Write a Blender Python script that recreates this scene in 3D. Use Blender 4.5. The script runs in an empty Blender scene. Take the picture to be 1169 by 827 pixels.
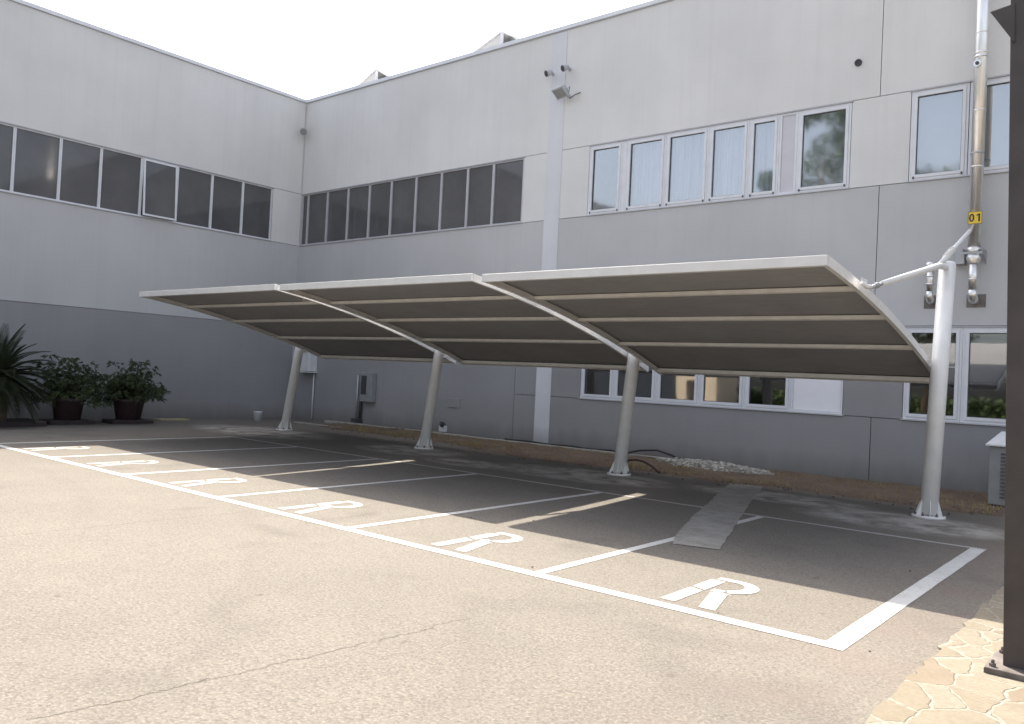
import bpy, math, random
from mathutils import Vector, noise as mnoise, Matrix
random.seed(7)
sc = bpy.context.scene
COL = sc.collection
R = math.radians

# ------------------------------------------------------------------ tags / hierarchy
def tag(o, label=None, cat=None, group=None, kind=None):
    if label: o['label'] = label
    if cat: o['category'] = cat
    if group: o['group'] = group
    if kind: o['kind'] = kind
    return o

ORG = {}          # world origin of each object (no rotations are used on parents while building)
def empty(name, loc, label=None, cat=None, group=None, parent=None):
    o = bpy.data.objects.new(name, None)
    o.empty_display_size = .2
    COL.objects.link(o)
    loc = Vector(loc)
    ORG[o] = loc
    if parent is not None:
        o.parent = parent
        o.location = loc - ORG[parent]
    else:
        o.location = loc
    return tag(o, label, cat, group)

def copy_tree(o, parent=None):
    c = o.copy(); COL.objects.link(c); ORG[c] = ORG.get(o, Vector())
    if parent is not None: c.parent = parent
    for ch in list(o.children):
        copy_tree(ch, c)
    return c

class MB:
    def __init__(s): s.v = []; s.f = []; s.m = []; s.sm = []
    def add(s, vs, fs, mi=0, smooth=False):
        b = len(s.v); s.v += [Vector(p) for p in vs]
        for f in fs:
            s.f.append([b + i for i in f]); s.m.append(mi); s.sm.append(smooth)
    def box(s, x0, x1, y0, y1, z0, z1, mi=0):
        if x0 > x1: x0, x1 = x1, x0
        if y0 > y1: y0, y1 = y1, y0
        if z0 > z1: z0, z1 = z1, z0
        v = [(x0,y0,z0),(x1,y0,z0),(x1,y1,z0),(x0,y1,z0),(x0,y0,z1),(x1,y0,z1),(x1,y1,z1),(x0,y1,z1)]
        s.add(v, [(0,3,2,1),(4,5,6,7),(0,1,5,4),(1,2,6,5),(2,3,7,6),(3,0,4,7)], mi)
    def hexa(s, v, mi=0):
        s.add(v, [(0,3,2,1),(4,5,6,7),(0,1,5,4),(1,2,6,5),(2,3,7,6),(3,0,4,7)], mi)
    def cbox(s, x0, x1, y0, y1, z0, z1, c=.01, mi=0):
        # box with chamfered vertical and top edges
        def ring(i, z):
            a = i
            return [(x0+a+c,y0+a,z),(x1-a-c,y0+a,z),(x1-a,y0+a+c,z),(x1-a,y1-a-c,z),(x1-a-c,y1-a,z),(x0+a+c,y1-a,z),(x0+a,y1-a-c,z),(x0+a,y0+a+c,z)]
        v = ring(0, z0) + ring(0, z1-c) + ring(c*.7, z1)
        fs = [tuple(range(7,-1,-1)), tuple(range(16,24))]
        for k in (0, 8):
            for i in range(8):
                fs.append((k+i, k+(i+1)%8, k+8+(i+1)%8, k+8+i))
        s.add(v, fs, mi)
    def tube(s, pts, r, n=12, mi=0, caps=True, smooth=True):
        pts = [Vector(p) for p in pts]
        rs = r if isinstance(r, (list, tuple)) else [r]*len(pts)
        b = len(s.v); prev = None
        for i, p in enumerate(pts):
            if i == 0: t = pts[1]-pts[0]
            elif i == len(pts)-1: t = pts[-1]-pts[-2]
            else: t = (pts[i+1]-pts[i]).normalized() + (pts[i]-pts[i-1]).normalized()
            t.normalize()
            if prev is None:
                up = Vector((0,0,1)) if abs(t.z) < .9 else Vector((1,0,0))
                a = t.cross(up).normalized()
            else:
                a = (prev - t*prev.dot(t)).normalized()
            prev = a; c = t.cross(a)
            for k in range(n):
                an = 2*math.pi*k/n
                s.v.append(p + (a*math.cos(an) + c*math.sin(an))*rs[i])
        for i in range(len(pts)-1):
            for k in range(n):
                q = b+i*n; k2 = (k+1) % n
                s.f.append([q+k, q+k2, q+n+k2, q+n+k]); s.m.append(mi); s.sm.append(smooth)
        if caps:
            s.f.append([b+k for k in range(n-1,-1,-1)]); s.m.append(mi); s.sm.append(False)
            e = b+(len(pts)-1)*n
            s.f.append([e+k for k in range(n)]); s.m.append(mi); s.sm.append(False)
    def cyl(s, p0, p1, r0, r1=None, n=20, mi=0, smooth=True):
        s.tube([p0, p1], [r0, r0 if r1 is None else r1], n, mi, True, smooth)
    def prism(s, poly, d0, d1, axis='y', mi=0):
        def P(a, b, d):
            return (a, d, b) if axis == 'y' else ((d, a, b) if axis == 'x' else (a, b, d))
        n = len(poly)
        v = [P(a, b, d0) for a, b in poly] + [P(a, b, d1) for a, b in poly]
        fs = [tuple(range(n-1,-1,-1)), tuple(range(n,2*n))] + [(i, (i+1)%n, n+(i+1)%n, n+i) for i in range(n)]
        s.add(v, fs, mi)
    def lathe(s, c, prof, n=24, mi=0, smooth=True):
        b = len(s.v); c = Vector(c)
        for r, z in prof:
            for k in range(n):
                a = 2*math.pi*k/n
                s.v.append(c + Vector((r*math.cos(a), r*math.sin(a), z)))
        for i in range(len(prof)-1):
            for k in range(n):
                q = b+i*n; k2 = (k+1) % n
                s.f.append([q+k, q+k2, q+n+k2, q+n+k]); s.m.append(mi); s.sm.append(smooth)
    def build(s, name, mats, parent=None, bevel=0, fix=True):
        org = ORG[parent] if parent is not None else Vector((0,0,0))
        if parent is None and s.v:
            xs = [v.x for v in s.v]; ys = [v.y for v in s.v]; zs = [v.z for v in s.v]
            org = Vector(((min(xs)+max(xs))/2, (min(ys)+max(ys))/2, min(zs)))
        me = bpy.data.meshes.new(name)
        me.from_pydata([tuple(v-org) for v in s.v], [], s.f)
        if not isinstance(mats, (list, tuple)): mats = [mats]
        for m in mats: me.materials.append(m)
        me.polygons.foreach_set('material_index', s.m)
        me.polygons.foreach_set('use_smooth', s.sm)
        me.update()
        if fix:
            import bmesh
            bm = bmesh.new(); bm.from_mesh(me)
            bmesh.ops.recalc_face_normals(bm, faces=bm.faces[:])
            bm.to_mesh(me); bm.free()
        o = bpy.data.objects.new(name, me); COL.objects.link(o)
        ORG[o] = org
        if parent is not None: o.parent = parent
        else: o.location = org
        if bevel:
            b = o.modifiers.new('bevel', 'BEVEL'); b.width = bevel; b.segments = 2; b.limit_method = 'ANGLE'
            b.angle_limit = R(40)
        return o

# ------------------------------------------------------------------ materials
def newmat(name):
    m = bpy.data.materials.new(name); m.use_nodes = True
    nt = m.node_tree; b = nt.nodes['Principled BSDF']
    return m, nt, b
def N(nt, t, **k):
    n = nt.nodes.new(t)
    for a, v in k.items():
        if a.startswith('i_'): n.inputs[a[2:].replace('_', ' ')].default_value = v
        else: setattr(n, a, v)
    return n
def ramp(nt, src, stops):
    r = nt.nodes.new('ShaderNodeValToRGB'); e = r.color_ramp.elements
    while len(e) < len(stops): e.new(.5)
    for i, (p, c) in enumerate(stops):
        e[i].position = p; e[i].color = (c if isinstance(c, tuple) else (c, c, c)) + (1,)
    nt.links.new(src, r.inputs[0]); return r
def mix(nt, fac, a, b, mode='MIX'):
    m = nt.nodes.new('ShaderNodeMix'); m.data_type = 'RGBA'; m.blend_type = mode
    def s(sock, v):
        if hasattr(v, 'is_linked'): nt.links.new(v, sock)
        elif isinstance(v, (int, float)): sock.default_value = v
        else: sock.default_value = tuple(v) + (1,)
    s(m.inputs[0], fac); s(m.inputs[6], a); s(m.inputs[7], b)
    return m.outputs[2]
def math_(nt, op, a, b=None, c=None, clamp=False):
    m = nt.nodes.new('ShaderNodeMath'); m.operation = op; m.use_clamp = clamp
    for i, v in enumerate((a, b, c)):
        if v is None: continue
        if hasattr(v, 'is_linked'): nt.links.new(v, m.inputs[i])
        else: m.inputs[i].default_value = v
    return m.outputs[0]
def noise(nt, vec, scale, detail=4, rough=.55, dist=0):
    n = N(nt, 'ShaderNodeTexNoise'); n.inputs['Scale'].default_value = scale
    n.inputs['Detail'].default_value = detail; n.inputs['Roughness'].default_value = rough
    n.inputs['Distortion'].default_value = dist
    nt.links.new(vec, n.inputs['Vector']); return n.outputs[0]
def geo(nt): return N(nt, 'ShaderNodeNewGeometry').outputs['Position']
def stretch(nt, vec, sx, sy, sz):
    m = N(nt, 'ShaderNodeMapping'); m.inputs['Scale'].default_value = (sx, sy, sz)
    nt.links.new(vec, m.inputs[0]); return m.outputs[0]
def bump(nt, b, h, strength, dist=.01):
    n = N(nt, 'ShaderNodeBump'); n.inputs['Strength'].default_value = strength; n.inputs['Distance'].default_value = dist
    nt.links.new(h, n.inputs['Height']); nt.links.new(n.outputs[0], b.inputs['Normal'])

def simple(name, col, rough=.6, metal=0, var=.12, scale=6, bmp=0, spec=.5):
    m, nt, b = newmat(name)
    p = geo(nt); n = noise(nt, p, scale, 5)
    lo = tuple(c*(1-var) for c in col); hi = tuple(min(1, c*(1+var)) for c in col)
    r = ramp(nt, n, [(.3, lo), (.7, hi)])
    nt.links.new(r.outputs[0], b.inputs['Base Color'])
    rr = ramp(nt, noise(nt, p, scale*2.3, 3), [(.3, max(0, rough-.08)), (.7, min(1, rough+.08))])
    nt.links.new(rr.outputs[0], b.inputs['Roughness'])
    b.inputs['Metallic'].default_value = metal
    b.inputs['Specular IOR Level'].default_value = spec
    if bmp: bump(nt, b, noise(nt, p, scale*8, 4), bmp, .005)
    return m

def wall_paint(name, col):
    m, nt, b = newmat(name)
    p = geo(nt)
    big = noise(nt, p, .35, 4)                                  # big faded areas
    streak = noise(nt, stretch(nt, p, 3.2, 3.2, .12), 1.6, 5, .6)    # rain streaks running down
    fine = noise(nt, p, 30, 3)
    c = mix(nt, ramp(nt, big, [(.3, 0.0), (.7, 1.0)]).outputs[0], tuple(x*.90 for x in col), tuple(x*1.06 for x in col))
    c = mix(nt, ramp(nt, streak, [(.48, 0.0), (.85, .26)]).outputs[0], c, tuple(x*y for x, y in zip(col, (.76, .755, .74))))
    c = mix(nt, ramp(nt, fine, [(.35, 0.0), (.8, .10)]).outputs[0], c, tuple(x*.7 for x in col))
    run = noise(nt, stretch(nt, p, 7, 7, .05), 1.0, 3, .5)
    c = mix(nt, ramp(nt, run, [(.60, 0.0), (.72, .05)]).outputs[0], c, tuple(x*.62 for x in col))
    # splash dirt close to the ground
    sep = N(nt, 'ShaderNodeSeparateXYZ'); nt.links.new(p, sep.inputs[0])
    zz = math_(nt, 'ADD', sep.outputs[2], math_(nt, 'MULTIPLY', noise(nt, stretch(nt, p, 1, 1, .3), 2.5, 5), .5))
    d = ramp(nt, zz, [(.28, .55), (.75, 0.0)])
    c = mix(nt, d.outputs[0], c, (.13, .115, .10))
    nt.links.new(c, b.inputs['Base Color'])
    b.inputs['Roughness'].default_value = .78
    b.inputs['Specular IOR Level'].default_value = .3
    bump(nt, b, noise(nt, p, 90, 3), .25, .002)
    return m

M = {}
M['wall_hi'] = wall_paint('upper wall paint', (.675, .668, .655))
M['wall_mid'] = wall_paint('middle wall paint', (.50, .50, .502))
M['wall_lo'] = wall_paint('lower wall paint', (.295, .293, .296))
M['backing'] = simple('joint filler', (.24, .24, .24), .9)
M['coping'] = simple('coping metal', (.72, .73, .77), .55, 0, .06, 2)
M['flash'] = wall_paint('cover strip paint', (.64, .645, .67))
M['alu'] = simple('white window frame', (.66, .67, .70), .42, 0, .05, 4)
M['alu_grey'] = simple('grey aluminium window frame', (.50, .50, .52), .4, .2, .06, 4)
M['white_steel'] = simple('white painted steel', (.74, .73, .71), .38, 0, .05, 5)
M['cream_steel'] = simple('cream galvanised steel', (.80, .775, .73), .5, 0, .08, 5)
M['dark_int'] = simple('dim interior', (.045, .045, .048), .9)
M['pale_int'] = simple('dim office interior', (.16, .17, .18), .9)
M['blank'] = simple('white blank panel', (.80, .80, .83), .55, 0, .03, 3)
M['grey_blank'] = simple('grey blank panel', (.55, .54, .58), .6, 0, .04, 3)
M['blind'] = simple('roller blind', (.50, .52, .55), .8, 0, .06, 3)
M['dark_steel'] = simple('dark brown steel', (.060, .050, .047), .48, .2, .25, 3, .1)
M['rust_steel'] = simple('grey base plate steel', (.17, .15, .14), .55, .5, .3, 8, .1)
M['galv'] = simple('galvanised steel', (.42, .43, .44), .42, .7, .12, 8)
M['grey_box'] = simple('grey plastic', (.26, .27, .27), .55, 0, .08, 5)
M['dark_box'] = simple('dark plastic', (.055, .055, .06), .5, 0, .1, 5)
M['white_box'] = simple('white plastic', (.62, .63, .64), .5, 0, .06, 5)
M['cam_grey'] = simple('camera housing', (.42, .43, .46), .45, 0, .08, 8)
M['terra'] = simple('dark plum plastic', (.055, .032, .035), .6, 0, .2, 6, .1)
M['saucer'] = simple('dark tray', (.038, .028, .028), .7, 0, .2, 6)
M['soilpot'] = simple('potting soil', (.05, .035, .025), .95, 0, .3, 20, .3)
M['yellow'] = simple('yellow plate', (.75, .52, .05), .5, 0, .05, 6)
M['black'] = simple('black ink', (.015, .015, .015), .6)
M['rubber'] = simple('black rubber hose', (.018, .018, .02), .45, 0, .1, 10)
M['reddish'] = simple('reddish rubber hose', (.06, .03, .028), .5, 0, .15, 10)
M['board'] = simple('yellowed board', (.32, .28, .17), .8, 0, .2, 8)
M['trunk'] = simple('bark', (.12, .09, .065), .9, 0, .3, 9, .5)
M['beige_wall'] = simple('beige render', (.60, .50, .37), .85, 0, .08, 1)
M['hedge_core'] = simple('hedge shade', (.02, .028, .012), .95)

def metal_steel():
    m, nt, b = newmat('brushed stainless steel')
    p = geo(nt)
    n = noise(nt, stretch(nt, p, 40, 40, 1.5), 1.2, 4)
    r = ramp(nt, n, [(.3, (.74, .72, .69)), (.7, (.88, .87, .85))])
    nt.links.new(r.outputs[0], b.inputs['Base Color']); b.inputs['Metallic'].default_value = 1
    rr = ramp(nt, noise(nt, p, 6, 4), [(.3, .30), (.7, .45)])
    nt.links.new(rr.outputs[0], b.inputs['Roughness'])
    return m
M['stainless'] = metal_steel()

def glass(name, tint, refl, rough=.015):
    # flat pane: part mirror (coated glass), part tinted transmission of the room behind
    m, nt, b = newmat(name)
    nt.nodes.remove(b); out = nt.nodes['Material Output']
    tr = N(nt, 'ShaderNodeBsdfTransparent'); tr.inputs[0].default_value = tuple(tint)+(1,)
    gl = N(nt, 'ShaderNodeBsdfGlossy'); gl.inputs['Roughness'].default_value = rough
    gl.inputs['Color'].default_value = (.96, .98, 1, 1)
    wav = noise(nt, geo(nt), 1.3, 2)
    bp = N(nt, 'ShaderNodeBump'); bp.inputs['Strength'].default_value = .12; bp.inputs['Distance'].default_value = .01
    nt.links.new(wav, bp.inputs['Height']); nt.links.new(bp.outputs[0], gl.inputs['Normal'])
    lw = N(nt, 'ShaderNodeLayerWeight'); lw.inputs[0].default_value = .35
    f = math_(nt, 'MULTIPLY_ADD', lw.outputs['Fresnel'], .55, refl, True)
    mx = N(nt, 'ShaderNodeMixShader'); nt.links.new(f, mx.inputs[0])
    nt.links.new(tr.outputs[0], mx.inputs[1]); nt.links.new(gl.outputs[0], mx.inputs[2])
    nt.links.new(mx.outputs[0], out.inputs[0])
    return m
def film_glass():
    m, nt, b = newmat('bronze film glass')
    r = ramp(nt, noise(nt, geo(nt), .9, 3), [(.3, (.075, .074, .078)), (.7, (.110, .108, .110))])
    nt.links.new(r.outputs[0], b.inputs['Base Color']); b.inputs['Roughness'].default_value = .06
    b.inputs['Specular IOR Level'].default_value = .55
    return m
M['glass_dark'] = film_glass()
M['glass'] = glass('coated window glass', (.86, .87, .88), .24, .045)
M['glass_low'] = glass('plain window glass', (.55, .57, .58), .19, .03)

def curtain_mat():
    m, nt, b = newmat('pale blue curtain')
    p = geo(nt)
    n = noise(nt, stretch(nt, p, 6, 6, .12), 1.5, 2)
    r = ramp(nt, n, [(.3, (.34, .42, .58)), (.68, (.84, .88, .94))])  # shading of the folds painted in as darker and paler vertical bands
    nt.links.new(r.outputs[0], b.inputs['Base Color']); b.inputs['Roughness'].default_value = .9
    return m
M['curtain'] = curtain_mat()

def fabric_mat():
    m, nt, b = newmat('dark shade cloth')
    p = geo(nt)
    w = noise(nt, stretch(nt, p, 1, 6, 6), 3, 4)
    n = noise(nt, p, 1.1, 4)
    c = mix(nt, ramp(nt, n, [(.3, 0.0), (.7, 1.0)]).outputs[0], (.335, .330, .332), (.395, .389, .39))
    c = mix(nt, ramp(nt, w, [(.4, 0.0), (.8, .35)]).outputs[0], c, (.20, .192, .188))
    nt.links.new(c, b.inputs['Base Color']); b.inputs['Roughness'].default_value = .85
    b.inputs['Specular IOR Level'].default_value = .2
    bump(nt, b, noise(nt, p, 260, 2), .3, .001)
    tl = N(nt, 'ShaderNodeBsdfTranslucent'); tl.inputs[0].default_value = (.34, .33, .33, 1)
    mx = N(nt, 'ShaderNodeMixShader'); mx.inputs[0].default_value = .13
    nt.links.new(b.outputs[0], mx.inputs[1]); nt.links.new(tl.outputs[0], mx.inputs[2])
    nt.links.new(mx.outputs[0], nt.nodes['Material Output'].inputs[0])
    return m
M['fabric'] = fabric_mat()

COLS = [(4.38, -3.30), (9.56, -3.32), (14.64, -3.40), (19.79, -3.60)]

def asphalt_mat():
    m, nt, b = newmat('old sun bleached asphalt')
    p = geo(nt); sep = N(nt, 'ShaderNodeSeparateXYZ'); nt.links.new(p, sep.inputs[0])
    X, Y = sep.outputs[0], sep.outputs[1]
    big = noise(nt, p, .22, 5, .6); mid = noise(nt, p, 1.6, 6, .65)
    fine = noise(nt, p, 48, 4, .75)
    vo = N(nt, 'ShaderNodeTexVoronoi'); vo.inputs['Scale'].default_value = 60; nt.links.new(p, vo.inputs['Vector'])
    base = mix(nt, ramp(nt, big, [(.32, 0.0), (.68, 1.0)]).outputs[0], (.138, .125, .108), (.170, .154, .133))
    base = mix(nt, ramp(nt, mid, [(.35, .35), (.7, 0.0)]).outputs[0], base, (.108, .098, .087))
    # stones in the binder
    base = mix(nt, ramp(nt, vo.outputs['Color'], [(.15, .55), (.6, 0.0)]).outputs[0], base, (.075, .066, .058))
    base = mix(nt, ramp(nt, fine, [(.5, 0.0), (.72, .65)]).outputs[0], base, (.30, .275, .24))
    # reddish worn patches beside the flagstones
    edge = math_(nt, 'SUBTRACT', 1.0, math_(nt, 'MULTIPLY', math_(nt, 'ABSOLUTE', math_(nt, 'SUBTRACT', X, 21.0)), 1.1), clamp=True)
    rd = math_(nt, 'MULTIPLY', edge, ramp(nt, noise(nt, p, 1.9, 4), [(.42, 0.0), (.62, .40)]).outputs[0])
    base = mix(nt, rd, base, (.155, .117, .105))
    # dark tyre / oil stains
    st = ramp(nt, noise(nt, p, .75, 4, .5, .6), [(.60, 0.0), (.74, .38)])
    base = mix(nt, st.outputs[0], base, (.068, .06, .057))
    spv = N(nt, 'ShaderNodeTexVoronoi'); spv.inputs['Scale'].default_value = 1.3; spv.inputs['Randomness'].default_value = 1
    nt.links.new(p, spv.inputs['Vector'])
    base = mix(nt, ramp(nt, math_(nt, 'ADD', spv.outputs['Distance'], math_(nt, 'MULTIPLY', noise(nt, p, 12, 4), .10)), [(.075, .55), (.105, 0.0)]).outputs[0], base, (.075, .066, .058))
    wvt = N(nt, 'ShaderNodeTexWave', wave_type='RINGS', rings_direction='Z'); wvt.inputs['Scale'].default_value = .19; wvt.inputs['Distortion'].default_value = .6; wvt.inputs['Detail'].default_value = 1
    mpw = N(nt, 'ShaderNodeMapping'); mpw.inputs['Location'].default_value = (-9, 22, 0); nt.links.new(p, mpw.inputs[0]); nt.links.new(mpw.outputs[0], wvt.inputs['Vector'])
    ty = math_(nt, 'MULTIPLY', ramp(nt, wvt.outputs['Fac'], [(.93, 0.0), (.985, .16)]).outputs[0], ramp(nt, noise(nt, p, .6, 3), [(.4, 0.0), (.6, 1.0)]).outputs[0])
    base = mix(nt, ty, base, (.10, .088, .075))
    # cement dust round the post feet
    dust = None
    for cx, cy, rx, ry in [(4.6, -4.2, 2.6, 1.3), (9.7, -3.9, 1.5, 1.0), (14.2, -4.1, 2.0, 1.0), (19.6, -4.35, 1.5, .95), (17.6, -3.6, 1.7, .7), (12.1, -4.6, 1.2, .6)]:
        dx = math_(nt, 'DIVIDE', math_(nt, 'SUBTRACT', X, cx), rx); dy = math_(nt, 'DIVIDE', math_(nt, 'SUBTRACT', Y, cy), ry)
        r2 = math_(nt, 'ADD', math_(nt, 'MULTIPLY', dx, dx), math_(nt, 'MULTIPLY', dy, dy))
        g = math_(nt, 'SUBTRACT', 1.0, r2, clamp=True)
        dust = g if dust is None else math_(nt, 'MAXIMUM', dust, g)
    dn = ramp(nt, noise(nt, p, 2.2, 6, .7, .4), [(.36, 0.0), (.60, 1.0)])
    dd = math_(nt, 'MULTIPLY', math_(nt, 'MULTIPLY', math_(nt, 'MULTIPLY', dust, 1.6, clamp=True), dn.outputs[0]), .95)
    base = mix(nt, dd, base, (.38, .36, .33))
    # cracks / paving joints
    wob = math_(nt, 'MULTIPLY', math_(nt, 'SUBTRACT', noise(nt, stretch(nt, p, .2, 1, 1), 3.0, 6, .75), .5), .22)
    ck = None
    for x0, sl, ya, yb, w in [(14.28, .03, -16, -10.75, .009), (18.75, .10, -14.6, -11.9, .008), (11.2, .0, -14.5, -11.2, .006)]:
        c = math_(nt, 'ADD', math_(nt, 'SUBTRACT', X, x0), math_(nt, 'ADD', wob, math_(nt, 'MULTIPLY', math_(nt, 'ADD', Y, 12.0), -sl)))
        k = math_(nt, 'SUBTRACT', 1.0, math_(nt, 'DIVIDE', math_(nt, 'ABSOLUTE', c), w*1.6), clamp=True)
        k = math_(nt, 'MULTIPLY', k, math_(nt, 'GREATER_THAN', Y, ya)); k = math_(nt, 'MULTIPLY', k, math_(nt, 'LESS_THAN', Y, yb))
        ck = k if ck is None else math_(nt, 'MAXIMUM', ck, k)
    brk = ramp(nt, noise(nt, p, 2.5, 4), [(.30, 0.0), (.42, 1.0)])
    ck = math_(nt, 'MULTIPLY', ck, brk.outputs[0]); ck = math_(nt, 'MULTIPLY', ck, .8)
    base = mix(nt, math_(nt, 'MULTIPLY', ck, .34), base, (.035, .03, .025))
    nt.links.new(base, b.inputs['Base Color'])
    b.inputs['Roughness'].default_value = .9; b.inputs['Specular IOR Level'].default_value = .25
    h = math_(nt, 'SUBTRACT', math_(nt, 'ADD', vo.outputs['Distance'], fine), math_(nt, 'MULTIPLY', ck, 3.0))
    bump(nt, b, h, .55, .006)
    return m
M['asphalt'] = asphalt_mat()

def paint_mat(name, col, wear):
    m, nt, b = newmat(name)
    p = geo(nt)
    w1 = noise(nt, p, 9, 6, .7); w2 = noise(nt, p, 70, 3, .7)
    ws = math_(nt, 'ADD', math_(nt, 'MULTIPLY', w1, .35), math_(nt, 'MULTIPLY', w2, .65))
    f = ramp(nt, ws, [(wear-.06, .75), (wear+.06, 0.0)])
    d = ramp(nt, noise(nt, p, 1.5, 4), [(.3, tuple(c*.86 for c in col)), (.7, col)])
    c = mix(nt, f.outputs[0], d.outputs[0], (.15, .135, .115))
    nt.links.new(c, b.inputs['Base Color']); b.inputs['Roughness'].default_value = .75
    bump(nt, b, w2, .4, .003)
    return m
M['paint'] = paint_mat('white road paint', (.50, .50, .49), .41)
M['paint_old'] = paint_mat('letter road paint', (.40, .395, .38), .455)
M['paint_worn'] = paint_mat('worn road paint', (.36, .355, .34), .42)

def patch_mat():
    m, nt, b = newmat('cement trench fill')
    p = geo(nt)
    c = ramp(nt, noise(nt, p, 2.2, 6, .65), [(.3, (.22, .208, .188)), (.65, (.34, .325, .295))])
    c = mix(nt, ramp(nt, noise(nt, p, 45, 4), [(.4, .35), (.7, 0.0)]).outputs[0], c.outputs[0], (.17, .158, .14))
    c = mix(nt, ramp(nt, noise(nt, p, 5.5, 6, .75), [(.50, 0.0), (.66, .75)]).outputs[0], c, (.145, .132, .115))
    nt.links.new(c, b.inputs['Base Color']); b.inputs['Roughness'].default_value = .92
    bump(nt, b, noise(nt, p, 60, 4), .5, .005)
    return m
M['patch'] = patch_mat()

def soil_mat():
    m, nt, b = newmat('dry reddish soil')
    p = geo(nt)
    c = ramp(nt, noise(nt, p, 1.4, 6, .65), [(.25, (.055, .038, .028)), (.5, (.115, .072, .050)), (.75, (.165, .125, .080))])
    c2 = mix(nt, ramp(nt, noise(nt, p, 25, 5, .7), [(.45, 0.0), (.7, .6)]).outputs[0], c.outputs[0], (.24, .20, .135))
    c3 = mix(nt, ramp(nt, noise(nt, p, 9, 4, .7), [(.3, .5), (.5, 0.0)]).outputs[0], c2, (.075, .055, .04))
    nt.links.new(c3, b.inputs['Base Color']); b.inputs['Roughness'].default_value = 1
    bump(nt, b, noise(nt, p, 22, 6, .7), .8, .03)
    return m
M['soil'] = soil_mat()
M['kerb'] = simple('concrete edging', (.36, .34, .30), .9, 0, .2, 5, .3)
M['rubble'] = simple('pale plaster rubble', (.37, .35, .31), .95, 0, .35, 14, .6)
M['drygrass'] = simple('dry grass', (.26, .21, .085), .9, 0, .35, 7)
M['stone_chip'] = simple('asphalt debris', (.11, .095, .08), .9, 0, .4, 9, .3)

def flag_mat():
    m, nt, b = newmat('crazy paving')
    p = geo(nt)
    wp = N(nt, 'ShaderNodeVectorMath', operation='ADD')
    nz = N(nt, 'ShaderNodeTexNoise'); nz.inputs['Scale'].default_value = 1.3; nz.inputs['Detail'].default_value = 8; nz.inputs['Roughness'].default_value = .62
    nt.links.new(p, nz.inputs['Vector'])
    sc_ = N(nt, 'ShaderNodeVectorMath', operation='SCALE'); sc_.inputs[3].default_value = .30
    nt.links.new(nz.outputs['Color'], sc_.inputs[0]); nt.links.new(p, wp.inputs[0]); nt.links.new(sc_.outputs[0], wp.inputs[1])
    mp = stretch(nt, wp.outputs[0], 1.15, .85, 0)
    v1 = N(nt, 'ShaderNodeTexVoronoi', feature='DISTANCE_TO_EDGE'); v1.inputs['Scale'].default_value = 3.4
    v2 = N(nt, 'ShaderNodeTexVoronoi', feature='F1'); v2.inputs['Scale'].default_value = 3.4
    nt.links.new(mp, v1.inputs['Vector']); nt.links.new(mp, v2.inputs['Vector'])
    sp = N(nt, 'ShaderNodeSeparateColor'); nt.links.new(v2.outputs['Color'], sp.inputs[0])
    c = ramp(nt, sp.outputs[0], [(0, (.175, .146, .104)), (.3, (.205, .178, .132)), (.6, (.225, .200, .155)), (.9, (.200, .172, .122)), (1, (.165, .118, .084))])
    n1 = noise(nt, p, 5, 6, .7); n2 = noise(nt, p, 40, 5, .7)
    c2 = mix(nt, ramp(nt, n1, [(.35, .45), (.65, 0.0)]).outputs[0], c.outputs[0], (.125, .100, .070))
    c2 = mix(nt, ramp(nt, n2, [(.38, .35), (.6, 0.0)]).outputs[0], c2, (.105, .085, .060))
    c2 = mix(nt, ramp(nt, noise(nt, p, 1.1, 4), [(.5, 0.0), (.75, .4)]).outputs[0], c2, (.13, .11, .085))
    wv = math_(nt, 'ADD', v1.outputs['Distance'], math_(nt, 'MULTIPLY', math_(nt, 'SUBTRACT', noise(nt, p, 18, 4), .5), .05))
    mo = ramp(nt, wv, [(.016, 1.0), (.034, 0.0)])
    md = ramp(nt, n2, [(.35, (.185, .165, .128)), (.6, (.27, .245, .20))])
    c3 = mix(nt, mo.outputs[0], c2, md.outputs[0])
    nt.links.new(c3, b.inputs['Base Color']); b.inputs['Roughness'].default_value = .85
    h = math_(nt, 'ADD', math_(nt, 'MULTIPLY', mo.outputs[0], -.8), math_(nt, 'ADD', math_(nt, 'MULTIPLY', n2, .4), math_(nt, 'MULTIPLY', sp.outputs[1], .5)))
    bump(nt, b, h, .8, .012)
    return m
M['flag'] = flag_mat()

def leaf_mat(name, a, c):
    m, nt, b = newmat(name)
    p = geo(nt)
    r = ramp(nt, noise(nt, p, 5, 4), [(.3, a), (.7, c)])
    nt.links.new(r.outputs[0], b.inputs['Base Color']); b.inputs['Roughness'].default_value = .55
    b.inputs['Specular IOR Level'].default_value = .35
    return m
M['leaf'] = leaf_mat('potted leaves', (.034, .052, .026), (.095, .125, .055))
M['cycad'] = leaf_mat('cycad fronds', (.024, .034, .020), (.055, .074, .038))
M['treeleaf'] = leaf_mat('tree leaves', (.05, .09, .03), (.12, .17, .06))

# ------------------------------------------------------------------ ground
def sheet(name, poly, z, mat, kind='structure'):
    b = MB(); b.add([(x, y, z) for x, y in poly], [tuple(range(len(poly)))])
    o = b.build(name, mat, fix=False); o['kind'] = kind
    return o
g = MB(); g.add([(-400,-400,0),(400,-400,0),(400,400,0),(-400,400,0)], [(0,1,2,3)])
g.build('asphalt_ground', M['asphalt'], fix=False)['kind'] = 'structure'

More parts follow.
